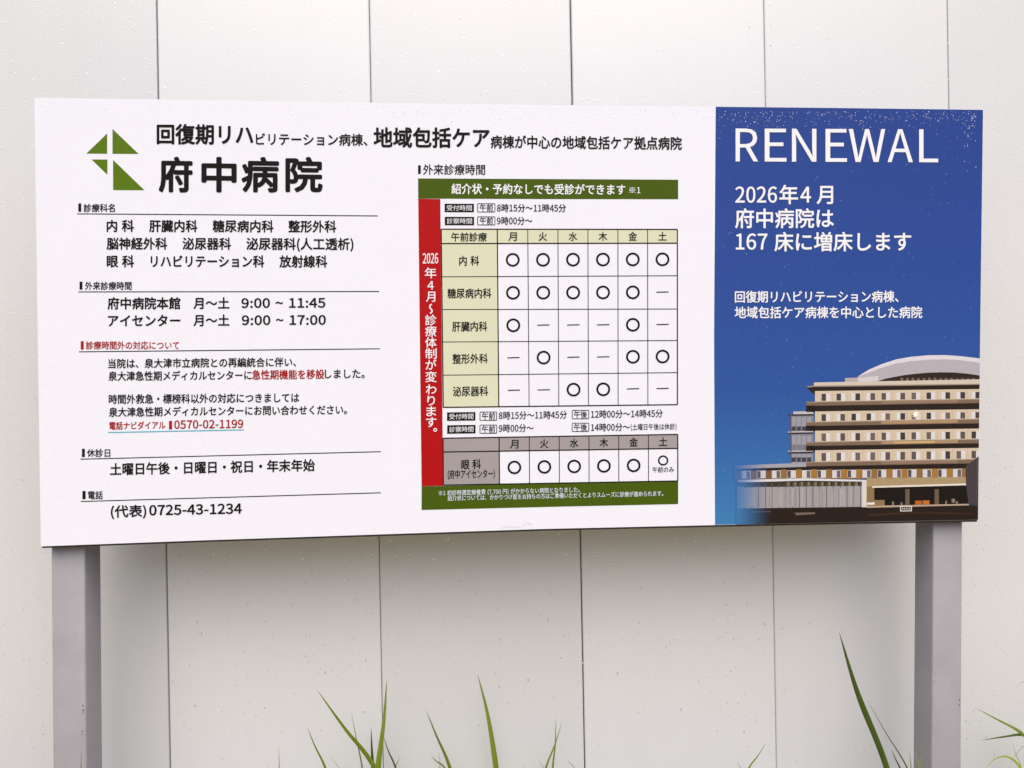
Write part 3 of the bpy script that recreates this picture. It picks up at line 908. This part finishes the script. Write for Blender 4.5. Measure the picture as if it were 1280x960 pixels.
m_blue, nt, p = nodes_of('printed_blue_sky')
_, _, colr = fade_nodes(nt)
nt.links.new(colr, p.inputs['Base Color'])
p.inputs['Roughness'].default_value = 0.45
p.inputs['Specular IOR Level'].default_value = 0.15
bump_into(nt, p, 60.0, 0.08, 0.002)
blue = flat('blue_panel', [BLUE_POLY], m_blue, sign, 1.2)

V, F = [], []
for ch, a, b in (('R', 919.6, 947.6), ('E', 956, 983), ('N', 990, 1020.4), ('E', 1032, 1058.6), ('W', 1061, 1106.4), ('A', 1109.6, 1141), ('L', 1149, 1172.6)):
    y = 181.2 + (a - 919) * 0.0045
    put_text(V, F, ch, a, b, y, y + 0.1, 55.9, 0.002, 4, mid=0.3665)
mesh_obj('renewal_text', V, F, WHITE_INK, blue)
lettering('date_text', [('2026', 919.4, 971, 243.4, 243.3, 28, 0.012), ('年', 974.6, 997.2, 243.2, 243.2, 25.5, 0.017), ('4', 1000.6, 1013.4, 243.3, 243.3, 28, 0.012), ('月', 1021.2, 1041, 243.2, 243.2, 25.5, 0.017),
                        ('府中病院は', 919.3, 1041.8, 273, 272.8, 26, 0.017), ('167', 920, 959, 302, 302, 28, 0.012), ('床に増床します', 968.3, 1138.6, 302.2, 302, 25.5, 0.017)], WHITE_INK, blue, 4)
lettering('blue_panel_text', [('回復期リハビリテーション病棟、', 918.8, 1123, 371, 370.6, 15.6, 0.018), ('地域包括ケア病棟を中心とした病院', 918.6, 1152.6, 390.6, 390.4, 15.6, 0.018)], WHITE_INK, blue, 4)

# ---- printed picture of the hospital building
PB = []            # (polygon in picture coordinates, colour, depth order)


def pb(poly, rgb, k=1.0):
    q = []
    for x, y in poly:
        u, v = 900 + x / 3.765, 430 + y / 3.765
        if x > 1209:                             # runs to the edge of the panel
            u = 1225.2 - 2.6 * (v - 420) / 229.6 - 0.05
        q.append((u, v))
    PB.append((q, rgb))


def band(x0, x1, l0, l1, r0, r1, rgb):
    """strip from x0 to x1 whose edges run as if from x=405 (l) to x=1220 (r)"""
    f0, f1 = (x0 - 405) / 815, (x1 - 405) / 815
    pb([(x0, l0 + (r0 - l0) * f0), (x1, l0 + (r0 - l0) * f1), (x1, l1 + (r1 - l1) * f1), (x0, l1 + (r1 - l1) * f0)], rgb)


rnd = random.Random(3)
BEIGE = (205, 188, 166)
# roof dome
out = [(648, 155), (700, 122), (760, 96), (830, 73), (900, 61), (980, 54), (1060, 53), (1130, 58), (1219, 69)]
inn = [(1219, 148), (1160, 139), (1100, 134), (1040, 133), (980, 135), (920, 140), (870, 146), (820, 155), (780, 163), (745, 174), (648, 178)]
pb(out + inn, (176, 170, 178))
hi = [(648, 153), (700, 121), (760, 95), (830, 72), (900, 60), (980, 53), (1060, 52), (1130, 57), (1219, 68), (1219, 88), (1130, 76), (1060, 72), (980, 74), (900, 80), (830, 92), (760, 112), (700, 135)]
pb(hi, (214, 208, 216))
pb([(648, 160), (745, 150), (745, 174), (648, 179)], (205, 200, 205))
pb([(745, 174), (780, 163), (820, 155), (870, 146), (920, 140), (980, 135), (1040, 133), (1100, 134), (1160, 139), (1219, 148), (1219, 170), (745, 178)], (42, 32, 26))
for i in range(14):
    x = 850 + i * 26
    pb([(x, 160 + rnd.uniform(-3, 3)), (x + 12, 160), (x + 12, 172), (x, 172)], (112, 100, 92))
pb([(588, 160), (648, 158), (648, 178), (588, 180)], (178, 165, 165))
# parapet and eave
pb([(442, 181), (1219, 166), (1219, 194), (442, 202)], (204, 190, 176))
pb([(408, 199), (442, 197), (1219, 189), (1219, 216), (452, 226), (444, 238), (408, 204)], (38, 26, 20))
pb([(408, 198), (442, 196), (1219, 187), (1219, 192), (442, 202), (412, 205)], (150, 132, 120))
# left wing of glass
pb([(330, 336), (440, 330), (440, 560), (332, 560)], (128, 128, 140))
for y in (345, 432, 520):
    for k in range(4):
        x = 338 + k * 24
        pb([(x, y), (x + 19, y - 2), (x + 19, y + 40), (x, y + 42)], (150, 150, 162))
        pb([(x, y + 45), (x + 19, y + 43), (x + 19, y + 62), (x, y + 63)] if y < 500 else [(x, y + 14), (x + 19, y + 13), (x + 19, y + 34), (x, y + 36)], (60, 60, 70) if y != 432 else (118, 118, 130))
for y in (318, 412, 503):
    pb([(345, y), (440, y - 2), (440, y + 14), (345, y + 14)] if y == 318 else [(320, y), (440, y - 2), (440, y + 4), (320, y + 6)], (190, 184, 190))
    yy = y + 13 if y == 318 else y + 5
    pb([(318, yy), (440, yy - 2), (440, yy + 6), (326, yy + 8)], (52, 46, 52))
pb([(330, 330), (336, 330), (338, 558), (332, 558)], (90, 88, 98))
# four storeys
levels = [((222, 272), (212, 258), (272, 291), (258, 278), (291, 320), (278, 309)),
          ((318, 367), (307, 352), (367, 386), (352, 373), (386, 409), (373, 400)),
          ((409, 461), (398, 447), (461, 480), (447, 467), (480, 503), (467, 491)),
          ((501, 555), (489, 541), (555, 576), (541, 561), (576, 590), (561, 578))]
for li, (wl, wr, bl, br, dl, dr) in enumerate(levels):
    band(447, 1219, wl[0], wl[1], wr[0], wr[1], BEIGE)
    for k in range(11):
        x = 478 + 70.6 * k
        f = (x - 405) / 815
        y0 = wl[0] + (wr[0] - wl[0]) * f + 12
        y1 = wl[1] + (wr[1] - wl[1]) * f - 2
        x2 = min(x + 40, 1218)
        pb([(x, y0), (x2, y0 - .4), (x2, y1 - .4), (x, y1)], (214, 210, 212))
        s = (x, x + 21) if (k in (0, 6, 7) or rnd.random() < .3) else (x + 18, x + 40)
        s = (min(s[0], 1216), min(s[1], 1218))
        pb([(s[0], y0 + 1), (s[1], y0 + 1), (s[1], y1 - 1), (s[0], y1 - 1)], rnd.choice([(92, 80, 74), (74, 64, 62), (108, 94, 86), (62, 54, 54)]))
        if k < 10:
            pb([(x + 50, y0 - 8), (x + 52, y0 - 8), (x + 52, y1), (x + 50, y1)], (188, 170, 152))
    band(405, 1219, dl[0] - 3, dl[1], dr[0] - 3, dr[1], (38, 27, 22))
    band(405, 1219, bl[0], bl[1], br[0], br[1], (120, 99, 82))
    band(405, 1219, bl[0], bl[0] + 4, br[0], br[0] + 4, (152, 132, 112))
    if li < 3:
        pb([(404, bl[1] - 1), (447, bl[1] - 2), (447, dl[1] + 6), (430, dl[1] - 4)], (28, 18, 14))
    band(760, 1120, bl[0] + 4, bl[1] - 4, br[0] + 4, br[1] - 4, (168, 138, 106) if li in (1, 2) else (140, 115, 98))
band(820, 1010, 468, 476, 453, 461, (206, 170, 116))
# sun glint on a window
for rr, rgb in ((23, (214, 196, 170)), (16, (238, 226, 208)), (10, (255, 253, 248))):
    pb([(922 + rr * (1.0 if i % 2 == 0 else 0.62) * math.cos(math.pi * i / 8), 330 + rr * (1.0 if i % 2 == 0 else 0.62) * math.sin(math.pi * i / 8)) for i in range(16)], rgb)
# podium
pb([(64, 572), (405, 559), (405, 584), (64, 592)], (160, 158, 168))
pb([(64, 588), (405, 578), (1160, 574), (1160, 588), (64, 600)], (34, 26, 24))
pb([(64, 598), (1160, 584), (1160, 632), (64, 640)], (118, 84, 50))
for k in range(16):
    x = 102 + 71 * k
    if k > 2:
        pb([(x - 28, 591 - k * .3), (x - 2, 591 - k * .3), (x - 2, 634), (x - 28, 634)], (158, 113, 52) if k % 3 else (140, 104, 58))
    if x < 1140:
        x2 = min(x + 42, 1142)
        pb([(x, 597 - k * .6), (x2, 596 - k * .6), (x2, 632 - k * .4), (x, 633 - k * .4)], (206, 202, 206))
        if k % 2:
            pb([(x + 2, 599 - k * .6), (x + 18, 599 - k * .6), (x + 18, 631 - k * .4), (x + 2, 631 - k * .4)], (84, 74, 72))
        else:
            pb([(min(x + 22, 1140), 599 - k * .6), (min(x + 39, 1141), 599 - k * .6), (min(x + 39, 1141), 631 - k * .4), (min(x + 22, 1140), 631 - k * .4)], (104, 94, 92))
pb([(690, 632), (1160, 627), (1160, 668), (690, 674)], (166, 144, 108))
pb([(690, 672), (1160, 664), (1160, 768), (690, 768)], (136, 112, 78))
# glass hall with its flat canopy
pb([(76, 654), (668, 646), (668, 772), (76, 776)], (60, 56, 54))
pb([(80, 672), (668, 668), (668, 766), (80, 774)], (158, 152, 156))
pb([(80, 640), (400, 632), (690, 640), (690, 648), (400, 643), (80, 652)], (214, 212, 220))
pb([(120, 652), (400, 644), (660, 648), (660, 668), (120, 674)], (56, 50, 42))
for k in range(18):
    x = 116 + 32 * k
    pb([(x, 655), (x + 3.5, 655), (x + 3.5, 770), (x, 771)], (92, 88, 92))
    if k > 5:
        pb([(x + 8, 650), (x + 20, 650), (x + 20, 668), (x + 8, 668)], (126, 112, 78))
for k in range(40):
    x = rnd.uniform(100, 640)
    pb([(x, 680), (x + rnd.uniform(4, 12), 680), (x + 8, 764), (x, 766)], rnd.choice([(168, 163, 166), (148, 142, 146), (160, 155, 150)]))
pb([(668, 644), (690, 642), (690, 770), (668, 770)], (212, 204, 198))
# entrance
pb([(726, 676), (1172, 664), (1186, 752), (726, 762)], (22, 15, 12))
pb([(716, 669), (1190, 655), (1190, 664), (716, 677)], (222, 212, 204))
pb([(726, 735), (775, 734), (775, 762), (726, 763)], (138, 112, 82))
for x in (872, 1010):
    pb([(x, 684), (x + 20, 683), (x + 20, 756), (x, 757)], (104, 86, 68))
pb([(918, 737), (950, 737), (950, 756), (918, 756)], (176, 94, 30))
pb([(954, 736), (986, 736), (986, 755), (954, 755)], (186, 108, 40))
for x, y, q in ((1090, 728, 16), (1110, 740, 10), (1060, 738, 8), (810, 742, 9), (850, 745, 8)):
    pb([(x, y), (x + q, y), (x + q, y + 18), (x, y + 18)], (130, 118, 110))
pb([(692, 746), (728, 745), (728, 756), (692, 757)], (226, 220, 216))
pb([(1156, 575), (1217, 528), (1214, 762), (1170, 752), (1158, 664)], (64, 55, 60))
for k in range(5):
    pb([(1164 + k * 11, 572 - k * 8), (1166 + k * 11, 571 - k * 8), (1170 + k * 9.5, 750), (1168 + k * 9.5, 750)], (82, 72, 76))
# forecourt
pb([(76, 774), (690, 768), (1170, 756), (1214, 764), (1213.5, 827.2), (700, 836.7), (76, 849.6)], (36, 24, 20))
pb([(690, 762), (1170, 752), (1172, 759), (690, 771)], (176, 156, 134))
pb([(350, 794), (446, 792), (448, 800), (360, 806)], (112, 98, 92))
pb([(150, 788), (240, 786), (240, 791), (150, 793)], (80, 70, 66))
pb([(700, 800), (900, 790), (1200, 796), (1200, 802), (900, 797), (700, 812)], (58, 38, 28))
pb([(848, 763), (903, 762), (903, 787), (848, 788)], (222, 214, 210))
pb([(852, 767), (899, 766), (899, 783), (852, 784)], (30, 24, 24))
for k in range(5):
    pb([(857 + k * 8.4, 771), (862 + k * 8.4, 771), (862 + k * 8.4, 779), (857 + k * 8.4, 779)], (190, 184, 180))

cache = {}


def picture_material(rgb):
    if rgb in cache:
        return cache[rgb]
    m, nt, p = nodes_of('print_colour')
    tc, sp, skyc = fade_nodes(nt)
    mr = add(nt, 'ShaderNodeMapRange', interpolation_type='SMOOTHSTEP')
    mr.inputs[1].default_value, mr.inputs[2].default_value = at(911, 600, 0).x, at(966, 600, 0).x
    nt.links.new(sp.outputs['X'], mr.inputs[0])
    n = add(nt, 'ShaderNodeTexNoise', Scale=260.0, Detail=3.0)
    nt.links.new(tc.outputs['Object'], n.inputs['Vector'])
    base = add(nt, 'ShaderNodeMix', data_type='RGBA')
    c = lin(rgb)
    base.inputs[6].default_value = tuple(x * 0.85 for x in c) + (1,)
    base.inputs[7].default_value = tuple(min(1, x * 1.1) for x in c) + (1,)
    nt.links.new(n.outputs['Fac'], base.inputs[0])
    mx = add(nt, 'ShaderNodeMix', data_type='RGBA')
    nt.links.new(mr.outputs[0], mx.inputs[0])
    nt.links.new(skyc, mx.inputs[6])
    nt.links.new(base.outputs[2], mx.inputs[7])
    nt.links.new(mx.outputs[2], p.inputs['Base Color'])
    p.inputs['Roughness'].default_value = 0.4
    p.inputs['Specular IOR Level'].default_value = 0.25
    cache[rgb] = m
    return m


V, F, I, mats = [], [], [], []
for k, (pl, rgb) in enumerate(PB):
    m = picture_material(rgb)
    if m not in mats:
        mats.append(m)
    b = len(V)
    V += [at(u, v, -LAY * 2 - k * 0.000003) for u, v in pl]
    F.append(tuple(range(b, b + len(pl))))
    I.append(mats.index(m))
mesh_obj('building_picture', V, F, mats, blue, I)

# ---- scuff at the lower edge of the board
SCUFF = printed('scuffed_white', (236, 234, 241))
V, F = [], []
for u, v, a, b in ((660, 654.5, 3.4, 1.2), (664, 656, 3, .7), (655, 656.6, 4, .6), (640, 658.8, 14, .9), (657, 652.6, 1.6, .8)):
    n0 = len(V)
    for i in range(9):
        t = 2 * math.pi * i / 9
        q = R(.6, 1.2)
        V.append(at(u + a * q * math.cos(t), v + b * q * math.sin(t), -LAY - 0.00004 * n0 / 9))
    F.append(tuple(range(n0, n0 + 9)))
mesh_obj('scuff', V, F, SCUFF, board)

# ---- rain on the board
def inside(u, v):
    if not (47 < u < 1220):
        return False
    f = (u - 43) / 1186
    return 124 + 15 * f < v < 679 - 32 * f


V, F = [], []
Y = -LAY * 1.3


def sign_drop(u, v, r, tall=1.0):
    if inside(u, v):
        r *= 0.85
        dome(V, F, at(u, v, Y), r, r * tall, r * 0.8, 6, 0.6)


for _ in range(300):
    v = 139 + abs(random.gauss(0, 11))
    sign_drop(R(897, 1226), v, R(.0006, .0014), R(.9, 1.3))
for _ in range(60):
    sign_drop(R(1205, 1227), 140 + abs(random.gauss(0, 30)), R(.0006, .0015), R(.9, 1.3))
for _ in range(500):
    sign_drop(R(896, 1224), R(140, 650), R(.0004, .0009), R(1, 1.6))
for _ in range(300):
    sign_drop(R(470, 894), 134 + abs(random.gauss(0, 14)), R(.0007, .0016), R(.9, 1.4))
for _ in range(200):
    sign_drop(R(48, 470), 127 + abs(random.gauss(0, 12)), R(.0006, .0014), R(.9, 1.4))
for _ in range(900):
    sign_drop(R(50, 893), R(140, 672), R(.0004, .0009), R(1, 1.5))
for _ in range(200):
    sign_drop(48 + abs(random.gauss(0, 14)), R(130, 670), R(.0005, .0012), R(1, 1.5))
o = mesh_obj('raindrops', V, F, WATER, sign, smooth=True)
o['kind'] = 'stuff'

# ---------------------------------------------------------------- grass in front of the fence
gr = random.Random(11)
V, F = [], []
for _ in range(10000):
    y = gr.uniform(-0.75, WALL_Y - 0.02)
    x = gr.uniform(-5.2, 5.2)
    h = gr.uniform(0.10, 0.30) * (1.15 - 0.35 * abs(y + 0.2))
    a = gr.uniform(0, 2 * math.pi)
    l = gr.uniform(0.05, 0.5) * h
    dx, dy = math.cos(a) * l, math.sin(a) * l
    if y + dy > WALL_Y - 0.005:
        dy = -dy
    b = gr.uniform(0, math.pi)
    wx, wy = math.cos(b) * gr.uniform(.002, .0045), math.sin(b) * .003
    n = len(V)
    V += [(x - wx, y - wy, 0), (x + wx, y + wy, 0), (x - wx * .8 + dx * .3, y - wy * .8 + dy * .3, h * .6), (x + wx * .8 + dx * .3, y + wy * .8 + dy * .3, h * .6), (x + dx, y + dy, h)]
    F += [(n, n + 1, n + 3, n + 2), (n + 2, n + 3, n + 4)]
ug = mesh_obj('grass', V, F, LEAF_DARK)
ug['kind'] = 'stuff'
ug['label'] = 'short green grass growing along the foot of the fence'
ug['category'] = 'grass'


def blade(root, path, width, mat, name='blade', y0=0.2, lean=0.0, tipw=0.0, parent=None):
    """path: photo points from the tip down to where the blade leaves the picture"""
    pts = []
    n = len(path)
    for i, (u, v) in enumerate(path):
        pts.append(at(u, v, y0 + lean * (1 - i / max(1, n - 1))))
    # below the picture the blade runs on in its own direction, steepening, down to its root in the soil
    q, d = pts[-1], (pts[-1] - pts[-2])
    d.normalize()
    if d.z > -0.25:
        d = Vector((d.x, 0, -0.25)).normalized()
    k = min(0.55 * abs(d.x / d.z), 0.35)
    sgn = 1 if d.x > 0 else -1
    pts.append(Vector((q.x + sgn * k * q.z * 0.6, q.y, q.z * 0.45)))
    pts.append(Vector((q.x + sgn * k * q.z * 0.8, root[1], 0.0)))
    # centripetal Catmull-Rom through the points
    P = [pts[0] * 2 - pts[1]] + pts + [pts[-1] * 2 - pts[-2]]
    cen = []
    for i in range(1, len(P) - 2):
        a, b, c, e = P[i - 1], P[i], P[i + 1], P[i + 2]
        t0 = 0.0
        t1 = t0 + max(1e-4, (b - a).length) ** 0.5
        t2 = t1 + max(1e-4, (c - b).length) ** 0.5
        t3 = t2 + max(1e-4, (e - c).length) ** 0.5
        for j in range(10):
            t = t1 + (t2 - t1) * j / 10
            A1 = a * ((t1 - t) / (t1 - t0)) + b * ((t - t0) / (t1 - t0))
            A2 = b * ((t2 - t) / (t2 - t1)) + c * ((t - t1) / (t2 - t1))
            A3 = c * ((t3 - t) / (t3 - t2)) + e * ((t - t2) / (t3 - t2))
            B1 = A1 * ((t2 - t) / (t2 - t0)) + A2 * ((t - t0) / (t2 - t0))
            B2 = A2 * ((t3 - t) / (t3 - t1)) + A3 * ((t - t1) / (t3 - t1))
            cen.append(B1 * ((t2 - t) / (t2 - t1)) + B2 * ((t - t1) / (t2 - t1)))
    cen.append(pts[-1])
    L = [0.0]
    for i in range(1, len(cen)):
        L.append(L[-1] + (cen[i] - cen[i - 1]).length)
    V, F = [], []
    tw = R(-0.5, 0.5)
    for i, c in enumerate(cen):
        tan = (cen[min(i + 1, len(cen) - 1)] - cen[max(i - 1, 0)]).normalized()
        side = tan.cross(Vector((0, 1, 0)))
        side = side.normalized() if side.length > 1e-4 else Vector((1, 0, 0))
        nor = side.cross(tan).normalized()
        s = (side * math.cos(tw) + nor * math.sin(tw))
        w_ = width * 0.5 * min(1.0, (L[i] / 0.20) ** 0.75 + 0.02)
        nn = s.cross(tan).normalized()
        V += [c + s * w_ + nn * w_ * 0.35, c + nn * w_ * -0.12, c - s * w_ + nn * w_ * 0.35]
    for i in range(len(cen) - 1):
        a = i * 3
        F += [(a, a + 1, a + 4, a + 3), (a + 1, a + 2, a + 5, a + 4)]
    return mesh_obj(name, V, F, mat, parent, smooth=True)


PXM = 0.00155                                   # metres per photo pixel near the fence


def clump(uroot, y, blades, label):
    rx = at(uroot, 960, y).x
    t = empty('grass_clump', (rx, y, 0), label, 'grass', 'long grass growing along the fence')
    for path, wpx, mat, dy in blades:
        blade((rx + R(-.03, .03), y + R(-.02, .02)), path, wpx * PXM, mat, y0=y + dy, lean=R(-.04, .02), parent=t)
    return t


L0, LD, LB = LEAF, LEAF_DARK, LEAF_BRIGHT
clump(472, 0.15, [([(383.6, 907.7), (393, 932), (406, 960)], 8, L0, 0), ([(396.4, 862.4), (430, 910), (466, 957)], 7.5, L0, -.02),
                  ([(439, 890), (445, 922), (452.5, 960)], 3.6, L0, .02), ([(464, 910), (464.6, 932), (466, 958)], 8, LD, .01), ([(412, 944), (418, 952), (425, 962)], 2.6, L0, .02), ([(500, 946), (497, 953), (493, 962)], 2.6, LD, -.02),
                  ([(483.4, 851), (480, 900), (472.6, 960)], 8.5, L0, -.03), ([(479, 919), (485, 938), (494.4, 960)], 5.5, LD, .02)],
      'biggest grass fan, several tall green blades left of the middle of the fence')
clump(580, 0.16, [([(532.4, 887.6), (545, 919), (562, 960)], 7, L0, 0), ([(539, 945), (546, 952), (556, 960)], 6, L0, -.01), ([(549.5, 940.6), (549.8, 950), (550, 960)], 2.4, LD, 0)],
      'three grass blades leaning left between the biggest fan and the lone broad blade')
clump(626, 0.17, [([(597, 843), (608.6, 888), (620.4, 960)], 8.5, L0, 0), ([(653, 954), (654, 957), (655, 962)], 2.5, L0, 0)],
      'lone broad grass blade standing tall near the middle of the fence')
clump(690, 0.17, [([(695, 898), (694, 930), (691, 960)], 4.6, L0, 0), ([(702.7, 902), (694, 930), (682.5, 960)], 5, L0, -.02), ([(707.7, 948), (712, 953), (718, 960)], 3, L0, 0), ([(674, 950), (677, 956), (680, 963)], 2.4, LD, .01)],
      'two thin grass blades crossing at their tips, left of the middle dark seam')
clump(930, 0.16, [([(956.8, 929.6), (948, 944), (936.3, 960)], 5, L0, 0), ([(921, 952), (924, 957), (927, 963)], 2.2, L0, .01)],
      'short grass blade leaning right beside the narrow dark seam under the blue panel')
clump(1136, -0.03, [([(1048.9, 790), (1071.7, 865), (1108.6, 960)], 8, LD, .03), ([(1084, 875), (1108, 917), (1134, 960)], 2.2, LD, .02), ([(1114.4, 937), (1119, 948), (1124.8, 960)], 5, LD, 0),
                    ([(1136.5, 937), (1138, 948), (1139, 960)], 3.2, L0, 0), ([(1141.6, 931.6), (1145, 944), (1149, 958)], 4.6, L0, 0), ([(1153.3, 928), (1152, 944), (1150.6, 960)], 4.6, L0, 0)],
      'grass with one very long dark blade arching left, in front of the right post')
clump(1290, 0.12, [([(1219.5, 885), (1250, 901), (1272, 913), (1290, 930)], 6.5, L0, 0), ([(1226.9, 925.5), (1255, 921), (1280, 919), (1292, 930)], 5.5, LD, .02),
                   ([(1268, 860), (1280, 852), (1296, 850), (1310, 880)], 4, L0, 0), ([(1233, 960), (1243, 949.5), (1256, 945.5), (1267, 950), (1277, 962)], 6.5, LB, -.02),
                   ([(1264, 924), (1269, 940), (1276, 958)], 2.6, L0, 0), ([(1261, 901), (1268, 908), (1281, 919)], 3, L0, 0), ([(1262, 956), (1272, 941), (1282, 934)], 3, L0, 0)],
      'leafy grass with a bright yellow-green curled blade at the right edge, beyond the right post')
clump(100, 0.0, [([(101.8, 939), (101.3, 950), (100.8, 960)], 2.6, L0, 0)],
      'single thin grass tip in front of the left post')
clump(346, 0.16, [([(348.3, 932), (348.8, 946), (349, 960)], 2.4, L0, 0), ([(334, 954), (334.6, 957), (335, 962)], 2, L0, 0)],
      'pair of very thin grass tips right of the left post, left of the biggest fan')
